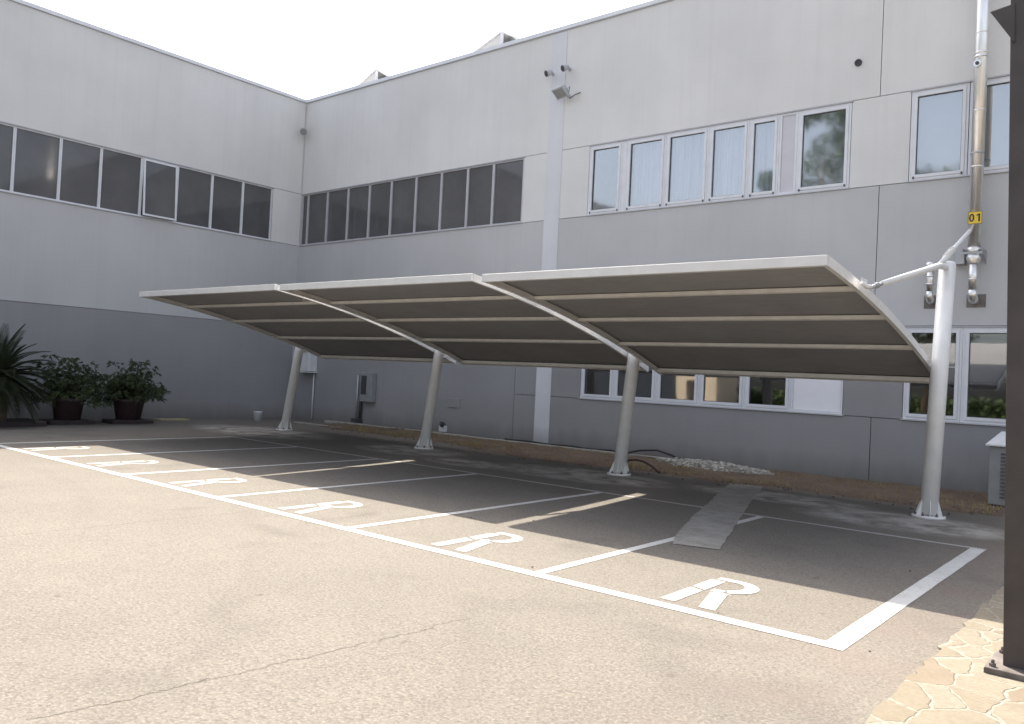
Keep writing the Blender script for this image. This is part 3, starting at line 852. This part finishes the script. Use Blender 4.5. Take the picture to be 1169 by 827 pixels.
m_.prism([(0, 4.02), (-.36, 4.22), (-.36, 4.26), (0, 4.26)], fx-.155, fx-.149, 'x'); m_.prism([(0, 4.02), (-.36, 4.22), (-.36, 4.26), (0, 4.26)], fx+.149, fx+.155, 'x')
m_.box(fx-.148, fx+.148, -.36, -.354, 4.16, 4.2)
m_.box(fx-.33, fx-.156, -.20, -.002, 4.02, 4.22)
m_.build('support_bracket', M['galv'], fe)
f2 = empty('flue_pipe', (18.93, 0, 3.3), 'short stainless flue stub with cowl left of the end carport post', 'flue', 'stainless flues on the wall')
gx, gy = 18.93, -.20
m_ = MB(); m_.cyl((gx, gy, 3.55), (gx, gy, 3.98), .060, n=24)
for z in (3.66, 3.80, 3.90): m_.lathe((gx, gy, z), [(.060, 0), (.074, .006), (.074, .03), (.060, .036)], 24)
m_.lathe((gx, gy, 3.96), [(.06, 0), (.085, .02), (.085, .09), (.05, .12), (0, .125)], 24)
m_.tube([(gx, gy, 3.56), (gx, gy+.01, 3.46), (gx, gy+.06, 3.40), (gx, gy+.19, 3.385)], [.060, .064, .064, .06], 20)
m_.build('pipe', M['stainless'], f2)
m_ = MB(); m_.box(gx-.13, gx+.13, -.006, -.001, 3.26, 3.50); m_.build('wall_plate', M['rust_steel'], f2)

# number plate 01
sg = empty('number_plate', (fx, fy, 4.7), 'small yellow plate reading 01 strapped round the flue', 'sign')
px0, px1, pz0, pz1 = fx-.09, fx+.125, 4.675, 4.89; py = fy-.112
m_ = MB(); m_.box(px0, px1, py, py+.006, pz0, pz1); m_.build('plate', M['yellow'], sg)
m_ = MB(); bz = .007
m_.box(px0, px1, py-.002, py-.0003, pz0, pz0+bz); m_.box(px0, px1, py-.002, py-.0003, pz1-bz, pz1); m_.box(px0, px0+bz, py-.002, py-.0003, pz0+bz, pz1-bz); m_.box(px1-bz, px1, py-.002, py-.0003, pz0+bz, pz1-bz)
m_.build('border', M['black'], sg)
m_ = MB()
def digit0(cx, cz, w, h, t):
    n = 24; vs = []
    for i in range(n+1):
        a = 2*math.pi*i/n
        vs += [(cx+w*math.cos(a), py-.003, cz+h*math.sin(a)), (cx+(w-t)*math.cos(a), py-.003, cz+(h-t)*math.sin(a))]
    m_.add(vs, [(2*i, 2*i+1, 2*i+3, 2*i+2) for i in range(n)])
cz = (pz0+pz1)/2
digit0(fx-.033, cz, .040, .070, .024)
m_.add([(fx+.068, py-.003, cz-.068), (fx+.094, py-.003, cz-.068), (fx+.094, py-.003, cz+.068), (fx+.074, py-.003, cz+.068), (fx+.068, py-.003, cz+.055)], [(0,1,2,3,4)])
m_.add([(fx+.038, py-.003, cz+.028), (fx+.038, py-.003, cz+.048), (fx+.074, py-.003, cz+.068), (fx+.0679, py-.003, cz+.040)], [(0,1,2,3)])
m_.build('digits', M['black'], sg, fix=False)
m_ = MB(); m_.lathe((fx, fy, 4.75), [(.103, 0), (.1065, 0), (.1065, .014), (.103, .014)], 28); m_.lathe((fx, fy, 4.88), [(.103, 0), (.1065, 0), (.1065, .014), (.103, .014)], 28); m_.build('strap', M['galv'], sg)

# ------------------------------------------------------------------ cameras, floodlight, wall fittings
def sec_cam(x, z, label, grp):
    e = empty('security_camera', (x, 0, z), label, 'camera', grp)
    b = MB(); b.cyl((x, -.001, z), (x, -.03, z), .05, n=16); b.tube([(x, -.03, z), (x, -.12, z), (x, -.15, z-.01)], .018, 8); b.build('mount', M['cam_grey'], e)
    b = MB(); d = Vector((-.35, -.80, -.42)).normalized(); c = Vector((x+.03, -.12, z+.02))
    b.tube([c, c+d*.04, c+d*.17], [.04, .062, .085], 18); b.build('housing', M['cam_grey'], e)
    b = MB(); b.cyl(c+d*.17, c+d*.176, .072, n=18, mi=0); b.build('lens', M['dark_box'], e)
sec_cam(10.12, 9.25, 'small grey security camera high on the wall, left one above the floodlight', 'cameras above the floodlight')
sec_cam(10.62, 9.28, 'small grey security camera high on the wall, right one above the floodlight', 'cameras above the floodlight')
e = empty('floodlight', (10.62, 0, 8.6), 'grey wall floodlight on a bracket below the two cameras', 'floodlight')
b = MB(); c = Vector((10.60, -.28, 8.66)); d = Vector((-.15, -.62, -.78)).normalized(); s_ = d.cross(Vector((0,0,1))).normalized(); w = s_.cross(d)
def ob(mb, c, hw, hh, d0, d1, mi=0, tp=1.0):
    q = []
    for dd, k in ((d0, tp), (d1, 1.0)):
        q += [c+d*dd-s_*hw*k-w*hh*k, c+d*dd+s_*hw*k-w*hh*k, c+d*dd+s_*hw*k+w*hh*k, c+d*dd-s_*hw*k+w*hh*k]
    mb.hexa(q, mi)
ob(b, c, .19, .135, -.10, .05, 0, .62); ob(b, c, .20, .145, .051, .085, 0); b.build('body', M['cam_grey'], e)
b = MB(); ob(b, c, .165, .11, .086, .090); b.build('glass', M['grey_box'], e)
b = MB(); b.tube([c-s_*.21, c-s_*.23-d*.10, (10.62, -.02, 8.62), c+s_*.23-d*.10, c+s_*.21], .012, 8); b.cyl((10.62, -.001, 8.62), (10.62, -.03, 8.62), .05, n=12); b.build('bracket', M['cam_grey'], e)
b = MB(); b.tube([(10.66, -.02, 8.55), (10.85, -.05, 8.60), (10.98, -.01, 8.64)], .010, 6); b.build('cable', M['dark_box'], e)

e = empty('corner_lamp', (.03, -.06, 9.3), 'small round grey lamp high in the corner where the two wings meet', 'lamp')
b = MB(); b.tube([(.03, -.04, 9.36), (.14, -.14, 9.38), (.24, -.22, 9.30)], .022, 8); b.build('arm', M['cam_grey'], e)
b = MB(); c = Vector((.27, -.25, 9.28)); d = Vector((.6, -.6, -.5)).normalized()
b.tube([c-d*.10, c-d*.02, c+d*.08], [.05, .11, .12], 18); b.build('shade', M['cam_grey'], e)
b = MB(); b.cyl(c+d*.08, c+d*.088, .10, n=18); b.build('lens', M['grey_box'], e)

b = MB(); b.lathe((0, 0, 0), [(.068, 0), (.068, .03), (.05, .034), (.045, .012), (.0, .010)], 24)
for v in b.v: v.x, v.y, v.z = 17.48+v.x, -v.z-.0005, 8.02+v.y
tag(b.build('vent_outlet', M['dark_box']), 'round dark vent hole in the upper wall above the last ribbon window', 'vent')

# white cabinet + conduit
e = empty('wall_cabinet', (.95, 0, 1.5), 'white wall cabinet with conduit behind the farthest carport post', 'cabinet')
b = MB(); b.cbox(.62, 1.28, -.32, -.002, 1.55, 2.12, .015); b.build('body', M['white_box'], e)
b = MB(); b.box(.60, 1.32, -.35, -.002, 1.50, 1.535); b.build('shelf', M['white_box'], e)
b = MB(); b.box(.66, 1.24, -.326, -.321, 1.60, 2.06); b.build('door', M['white_box'], e)
b = MB(); b.cyl((1.20, -.05, .03), (1.20, -.05, 1.499), .022, n=10); b.build('conduit', M['white_box'], e)
e = empty('meter_box', (3.85, 0, .7), 'dark grey meter box with vertical pipes on the wall between two posts', 'meter box')
b = MB(); b.cbox(3.62, 4.12, -.20, -.002, .74, 1.60, .012); b.build('body', M['grey_box'], e)
b = MB(); b.box(3.68, 3.90, -.215, -.201, .95, 1.50); b.build('dial', M['dark_box'], e)
b = MB(); b.cyl((3.40, -.10, .02), (3.40, -.10, 1.50), .030, n=12); b.build('pipe', M['galv'], e)
b = MB(); b.cyl((3.53, -.07, .02), (3.53, -.07, 1.30), .045, n=12); b.build('pipe', M['dark_box'], e)
b = MB(); b.cbox(3.32, 3.58, -.24, -.002, .0, .22, .01); b.build('junction_cover', M['dark_box'], e)
b = MB(); b.cbox(3.30, 3.62, -.03, -.002, 2.18, 2.34, .006)
for k in range(5): b.box(3.33, 3.59, -.038, -.031, 2.205+k*.026, 2.215+k*.026)
tag(b.build('vent_grille', M['white_box']), 'small pale louvred grille on the wall above the meter box', 'vent')
e = empty('wall_tap', (6.95, 0, .2), 'small dark tap in a pale box low on the wall right of the second post', 'tap')
b = MB(); b.cbox(6.84, 7.08, -.10, -.002, .10, .26, .01); b.build('box', M['white_box'], e)
b = MB(); b.cyl((6.98, -.101, .30), (6.98, -.14, .30), .075, n=16); b.tube([(6.98, -.02, .32), (6.98, -.13, .32), (6.98, -.17, .26)], .02, 8); b.build('valve', M['dark_box'], e)
b = MB(); b.cbox(7.05, 7.5, -.02, -.001, .78, 1.02, .006)
tag(b.build('access_cover', M['wall_lo']), 'flat grey access cover on the wall above the small tap', 'cover')

# bucket, board, cable, hose
e = empty('bucket', (1.27, -2.05, 0), 'small white plastic bucket standing on asphalt near the far post', 'bucket')
b = MB(); b.lathe((1.27, -2.05, 0), [(0, 0), (.105, .0), (.125, .26), (.132, .27), (.132, .285), (.118, .285), (.10, .02), (0, .02)], 24); b.build('tub', M['white_box'], e)
b = MB(); b.tube([(1.27+.13*math.cos(t), -2.05-.05*math.sin(t), .27-.09*math.sin(t)) for t in [math.pi*k/12 for k in range(13)]], .004, 6); b.build('handle', M['galv'], e)
b = MB(); b.cbox(.30, .75, -4.75, -3.9, .0, .035, .006); tag(b.build('board', M['board']), 'flat yellowed board lying on the ground by the left wall', 'board')
b = MB()
pts = [(9.3, -.22, .10)] + [(9.6+.35*k, -.20+.02*math.sin(k), .10+.012*math.sin(k*1.7)) for k in range(9)] + [(12.9, -.3, .10), (13.3, -.4, .20), (13.75, -.45, .25), (14.1, -.4, .16), (14.3, -.35, .07)]
b.tube(pts, .022, 8); tag(b.build('cable', M['rubber']), 'black cable lying along the foot of the right wall', 'cable')
b = MB()
pts = []
for k in range(26):
    t = k/25; a = math.pi*(1.05-1.15*t)
    pts.append((14.55+.52*t*1.5-.35 + .0, -2.85+.35*math.cos(a)*.3 + .25*t, .03+.20*math.sin(math.pi*min(1, t*1.05))))
b.tube(pts, .020, 8); tag(b.build('hose', M['reddish']), 'arched dark red hose lying beside the third post foot', 'hose')

# louvred cabinet by the wall on the right
e = empty('louvred_cabinet', (20.45, -1.2, 0), 'grey louvred outdoor cabinet with white sloping lid half hidden by the brown post', 'cabinet')
lx0, lx1, ly0, ly1, lz = 20.15, 20.85, -1.42, -.75, .95
b = MB(); b.cbox(lx0, lx1, ly0, ly1, .05, lz, .015); b.build('body', M['grey_box'], e)
b = MB(); b.box(lx0+.02, lx1-.02, ly0+.02, ly1-.02, 0, .049); b.build('plinth', M['dark_box'], e)
b = MB(); b.hexa([(lx0-.05, ly0-.05, lz+.002), (lx1+.05, ly0-.05, lz+.002), (lx1+.05, ly1+.05, lz+.002), (lx0-.05, ly1+.05, lz+.002),
                  (lx0-.05, ly0-.05, lz+.03), (lx1+.05, ly0-.05, lz+.03), (lx1+.02, ly1+.05, lz+.22), (lx0+.05, ly1+.05, lz+.22)]); b.build('lid', M['white_box'], e, bevel=.006)
b = MB()
for k in range(13):
    z = .16+k*.056; b.hexa([(lx0+.16, ly0-.004, z), (lx1-.10, ly0-.004, z), (lx1-.10, ly0-.001, z), (lx0+.16, ly0-.001, z), (lx0+.16, ly0-.022, z-.006), (lx1-.10, ly0-.022, z-.006), (lx1-.10, ly0-.001, z+.022), (lx0+.16, ly0-.001, z+.022)])
b.build('louvres', M['dark_box'], e)
b = MB(); b.tube([(lx0+.22, ly0+.25, lz+.13), (lx0+.32, ly0+.18, lz+.17), (lx0+.46, ly0+.28, lz+.15), (lx0+.38, ly0+.4, lz+.20), (lx0+.24, ly0+.34, lz+.18)], .035, 10)
tag(b.build('rag', M['reddish']), 'crumpled dark rag on the white lid of the louvred cabinet', 'rag')

# ------------------------------------------------------------------ brown steel post in the foreground
e = empty('steel_post', (21.82, -10.2, 0), 'dark brown steel post with bolted base plate on the flagstones at the right edge', 'post')
b = MB(); X0, X1, Y0, Y1 = 21.685, 21.925, -10.30, -10.08
b.box(X0, X1, Y0, Y0+.014, .052, 5.0); b.box(X0, X1, Y1-.014, Y1, .052, 5.0); b.box((X0+X1)/2-.006, (X0+X1)/2+.006, Y0+.0145, Y1-.0145, .052, 5.0)
b.box(X0+.001, X0+.011, Y0+.0145, Y1-.0145, .052, 5.0); 
[setattr(v, 'x', v.x-.022*v.z) for v in b.v]
b.build('shaft', M['dark_steel'], e, bevel=.003)
b = MB(); b.cbox(21.60, 22.02, -10.42, -9.98, .0165, .052, .004); b.build('base_plate', M['rust_steel'], e)
for x, y in ((21.64, -10.37), (21.64, -10.02), (21.97, -10.37), (21.97, -10.02)):
    b = MB(); b.cyl((x, y, .0525), (x, y, .072), .020, n=6, smooth=False); b.cyl((x, y, .072), (x, y, .095), .010, n=10); b.build('bolt', M['rust_steel'], e)
b = MB(); b.prism([(X0-.03, 4.150), (X0-.165, 4.128), (X0-.03, 3.90)], Y0-.0105, Y0-.0005, 'y'); b.prism([(X0-.03, 4.19), (X0-.09, 4.26), (X0-.13, 4.42), (X0-.03, 4.42)], Y0-.0105, Y0-.0005, 'y')
[setattr(v, 'x', v.x-.022*v.z+.055) for v in b.v]
b.build('gusset', M['dark_steel'], e)
b = MB(); b.box(X0-.14, 24.5, Y0, Y1, 5.001, 5.22); b.build('beam', M['dark_steel'], e)
e2 = empty('steel_post', (24.3, -10.2, 0), 'second brown steel post outside the frame', 'post')
b = MB(); b.box(24.2, 24.44, -10.3, -10.08, .052, 4.999); b.build('shaft', M['dark_steel'], e2)
b = MB(); b.cbox(24.1, 24.54, -10.42, -9.98, .0165, .051, .004); b.build('base_plate', M['rust_steel'], e2)

# ------------------------------------------------------------------ plants
def leaf(mb, p, d, L, w, up=Vector((0,0,1)), droop=.3):
    d = d.normalized(); s = d.cross(up)
    if s.length < .05: s = Vector((1,0,0))
    s.normalize()
    q1 = p + d*L*.5 ; q2 = p + d*L - Vector((0,0,1))*L*droop
    mb.add([p, q1+s*w/2, q2, q1-s*w/2], [(0,1,2), (0,2,3)])
def potted(x, y, s, label, seed, pw=.38):
    rnd = random.Random(seed)
    pot = empty('flower_pot', (x, y, 0), label[0], 'flower pot', 'pots by the left wall')
    b = MB(); b.cbox(x-.34, x+.34, y-.52, y+.52, .0, .10, .02); b.build('tray', M['saucer'], pot)
    b = MB(); b.lathe((x, y, .101), [(0, 0), (.29, 0), (pw-.03, .44), (pw+.02, .46), (pw+.02, .53), (pw-.02, .53), (pw-.04, .46), (0, .46)], 28)
    b.build('tub', M['terra'], pot)
    b = MB(); b.lathe((x, y, .562), [(pw-.045, 0), (0, .03)], 24); b.build('soil', M['soilpot'], pot)
    pl = empty('potted_shrub', (x, y, .57), label[1], 'shrub', 'leafy shrubs in pots by the left wall')
    st = MB(); lf = MB()
    for k in range(38):
        a = rnd.uniform(0, 6.283); tilt = rnd.uniform(.05, 1.25); L = s*rnd.uniform(.45, 1.0)
        b0 = Vector((x+rnd.uniform(-.1, .1), y+rnd.uniform(-.1, .1), .57)); pts = [b0]
        d = Vector((math.cos(a)*tilt, math.sin(a)*tilt, 1)).normalized()
        for q in range(6):
            pts.append(pts[-1] + d*L/6); d = (d + Vector((math.cos(a)*.10, math.sin(a)*.10, -.24*tilt))).normalized()
        st.tube(pts, [.012, .010, .009, .008, .006, .005, .003], 5, caps=False)
        for q in range(2, 7):
            for z in range(9 if q > 3 else 4):
                # palmate clusters of narrow drooping leaflets
                ang = rnd.uniform(0, 6.283)
                dd = Vector((math.cos(ang), math.sin(ang), rnd.uniform(-.25, .45)))
                p0 = pts[q] + dd*rnd.uniform(.0, .05)
                stalk = p0 + dd*rnd.uniform(.04, .14)
                for zz in range(5):
                    d2 = (dd + Vector((rnd.uniform(-.7, .7), rnd.uniform(-.7, .7), rnd.uniform(-.5, .3)))).normalized()
                    leaf(lf, stalk, d2, rnd.uniform(.07, .16), rnd.uniform(.014, .030), droop=rnd.uniform(.1, .6))
    st.build('stem', M['leaf'], pl); lf.build('foliage', M['leaf'], pl, fix=False)
potted(1.33, -7.45, 1.28, ('dark plum pot under the taller shrub, nearer the cycad', 'taller leafy shrub in a dark pot next to the cycad'), 3)
potted(1.40, -5.98, 1.14, ('dark plum pot right of the first, farthest from the cycad', 'smaller leafy shrub in the right hand pot by the left wall'), 9, .40)
CX, CY = 1.75, -9.2
cy = empty('cycad', (CX, CY, 0), 'dark green cycad palm with arching fronds at the left edge', 'palm')
b = MB(); b.lathe((CX, CY, 0), [(.24, 0), (.26, .4), (.22, .9), (.15, 1.05), (0, 1.10)], 14); b.build('trunk', M['trunk'], cy)
b = MB(); rnd = random.Random(5); NF = 84
for k in range(NF):
    a = k*2.39996; el = R(82 - 118*(k/NF)) ; L = rnd.uniform(1.15, 1.42)
    d = Vector((math.cos(a)*math.cos(el), math.sin(a)*math.cos(el), math.sin(el))); p = Vector((CX, CY, 1.05)); pts = [p.copy()]
    for q in range(18):
        p = p + d*L/18; pts.append(p.copy()); d = (d + Vector((0, 0, -.065))).normalized()
    b.tube(pts[::3], [.014, .012, .010, .008, .006, .004, .003][:len(pts[::3])], 4, caps=False)
    for q in range(2, 19):
        t = q/18; ln_ = .20*math.sin(math.pi*min(1, .15+t*.82))+.05
        tg = (pts[q]-pts[q-1]).normalized(); sd = tg.cross(Vector((0,0,1))).normalized()
        for fr in (0, .33, .66):
            pp = pts[q-1].lerp(pts[q], fr)
            for s in (-1, 1):
                leaf(b, pp, sd*s + tg*.6 + Vector((0,0,.3)), ln_, .020, droop=.12)
b.build('fronds', M['cycad'], cy, fix=False)

# low planting box behind the cycad line
b = MB(); b.cbox(.95, 2.1, -12.0, -8.2, 0, .12, .02); tag(b.build('planter_tray', M['saucer']), 'long low dark tray under the cycad at the left edge', 'planter')

# ------------------------------------------------------------------ what stands behind the camera (seen in the window panes)
def tree(x, y, h, r, seed, label, n=11000):
    rnd = random.Random(seed)
    t = empty('broadleaf_tree', (x, y, 0), label, 'tree', 'trees across the yard')
    b = MB(); b.tube([(x, y, 0), (x+.1, y, h*.25), (x-.1, y+.1, h*.5), (x, y, h*.8)], [.28, .22, .15, .05], 10)
    for k in range(9):
        a = rnd.uniform(0, 6.28); z = h*rnd.uniform(.3, .65)
        b.tube([(x, y, z), (x+math.cos(a)*r*.4, y+math.sin(a)*r*.4, z+h*.1), (x+math.cos(a)*r*.8, y+math.sin(a)*r*.8, z+h*.16)], [.10, .06, .02], 7)
    b.build('trunk', M['trunk'], t)
    b = MB(); cl = []
    for k in range(42):
        a = rnd.uniform(0, 6.28); q = rnd.random()**.5; zz = rnd.uniform(.38, 1.0)
        rr = r*math.sin(math.pi*min(1, (zz-.25)/.82))*q
        cl.append((Vector((x+math.cos(a)*rr, y+math.sin(a)*rr, h*zz-.4)), rnd.uniform(.5, 1.15)))
    for k in range(n):
        c, cr = rnd.choice(cl); d = Vector((rnd.gauss(0,1), rnd.gauss(0,1), rnd.gauss(0,.8))).normalized()
        p = c + d*cr*rnd.uniform(.6, 1.05)
        leaf(b, p, Vector((rnd.gauss(0,1), rnd.gauss(0,1), rnd.gauss(0,.7))), rnd.uniform(.18, .34), rnd.uniform(.10, .18))
    b.build('crown', M['treeleaf'], t, fix=False)
tree(8.2, -25.0, 17.2, 3.4, 21, 'tall broadleaf tree across the yard, reflected in the upper windows')
tree(13.0, -26.5, 12.7, 2.4, 22, 'lower broadleaf tree across the yard right of the tall one')
sh = empty('shed', (-6, -41, 0), 'beige rendered shed across the yard', 'shed')
b = MB(); b.box(-7.8, -4.2, -44, -40, 0, 3.6); b.build('wall', M['beige_wall'], sh)
b = MB(); b.prism([(-8.0, 3.601), (-4.0, 3.601), (-6.0, 4.5)], -44.2, -39.8, 'y'); b.build('roof', M['saucer'], sh)
b = MB(); b.box(-6.5, -5.6, -39.999, -39.95, 0, 2.1); b.build('door', M['dark_steel'], sh)
hg = empty('hedge', (0, -46, 0), 'tall dark hedge across the yard', 'hedge')
b = MB(); b.box(-30, 34, -46.6, -45.6, 0, 1.5); b.build('core', M['hedge_core'], hg)
b = MB(); rnd = random.Random(4)
for k in range(9000):
    p = Vector((rnd.uniform(-30, 34), -45.5+rnd.uniform(-.1, .25), rnd.uniform(0, 1.8)))
    leaf(b, p, Vector((rnd.gauss(0,1), rnd.gauss(0,1), rnd.gauss(0,.8))), rnd.uniform(.2, .4), rnd.uniform(.12, .22))
b.build('foliage', M['treeleaf'], hg, fix=False)

# ------------------------------------------------------------------ light
tosun = Vector((-.637, .50, 1.0)).normalized()
el = math.asin(tosun.z); az = math.atan2(tosun.x, tosun.y)
sd = bpy.data.lights.new('sun', 'SUN'); sd.energy = 4.3; sd.angle = R(.53); sd.color = (1.0, .91, .775)
so_ = bpy.data.objects.new('sun', sd); COL.objects.link(so_)
so_.rotation_euler = tosun.to_track_quat('Z', 'Y').to_euler(); so_.location = (-20, 20, 40)
w = bpy.data.worlds.new('World'); sc.world = w; w.use_nodes = True
nt = w.node_tree; bg = nt.nodes['Background']
sk = nt.nodes.new('ShaderNodeTexSky'); sk.sky_type = 'NISHITA'; sk.sun_disc = False
sk.sun_elevation = el; sk.sun_rotation = az; sk.altitude = 50; sk.air_density = 1.0; sk.dust_density = 5.0; sk.ozone_density = 1.0
hs = nt.nodes.new('ShaderNodeHueSaturation'); hs.inputs['Saturation'].default_value = .5      # summer haze whitens the sky
nt.links.new(sk.outputs[0], hs.inputs['Color']); nt.links.new(hs.outputs[0], bg.inputs[0]); bg.inputs[1].default_value = .15

# ------------------------------------------------------------------ camera
cam = bpy.data.cameras.new('camera'); co = bpy.data.objects.new('camera', cam); COL.objects.link(co)
yaw, pitch, roll = .68775027, .0183449769, .0482064357
f = Vector((-math.sin(yaw)*math.cos(pitch), math.cos(yaw)*math.cos(pitch), math.sin(pitch)))
r = f.cross(Vector((0,0,1))).normalized(); u = r.cross(f)
r2 = r*math.cos(roll) + u*math.sin(roll); u2 = -r*math.sin(roll) + u*math.cos(roll)
mt = Matrix((r2, u2, -f)).transposed().to_4x4(); mt.translation = Vector((22.50633, -16.16367, 1.66698))
co.matrix_world = mt
cam.sensor_fit = 'HORIZONTAL'; cam.angle = 2*math.atan(584.5/937.839); cam.clip_start = .1; cam.clip_end = 1500
sc.camera = co

sc.view_settings.view_transform = 'Standard'; sc.view_settings.look = 'None'
sc.view_settings.exposure = 1.45; sc.view_settings.gamma = 1
sc.view_settings.use_curve_mapping = False
sc.render.engine = 'CYCLES'
sc.cycles.use_denoising = True
sc.cycles.max_bounces = 8; sc.cycles.transparent_max_bounces = 12
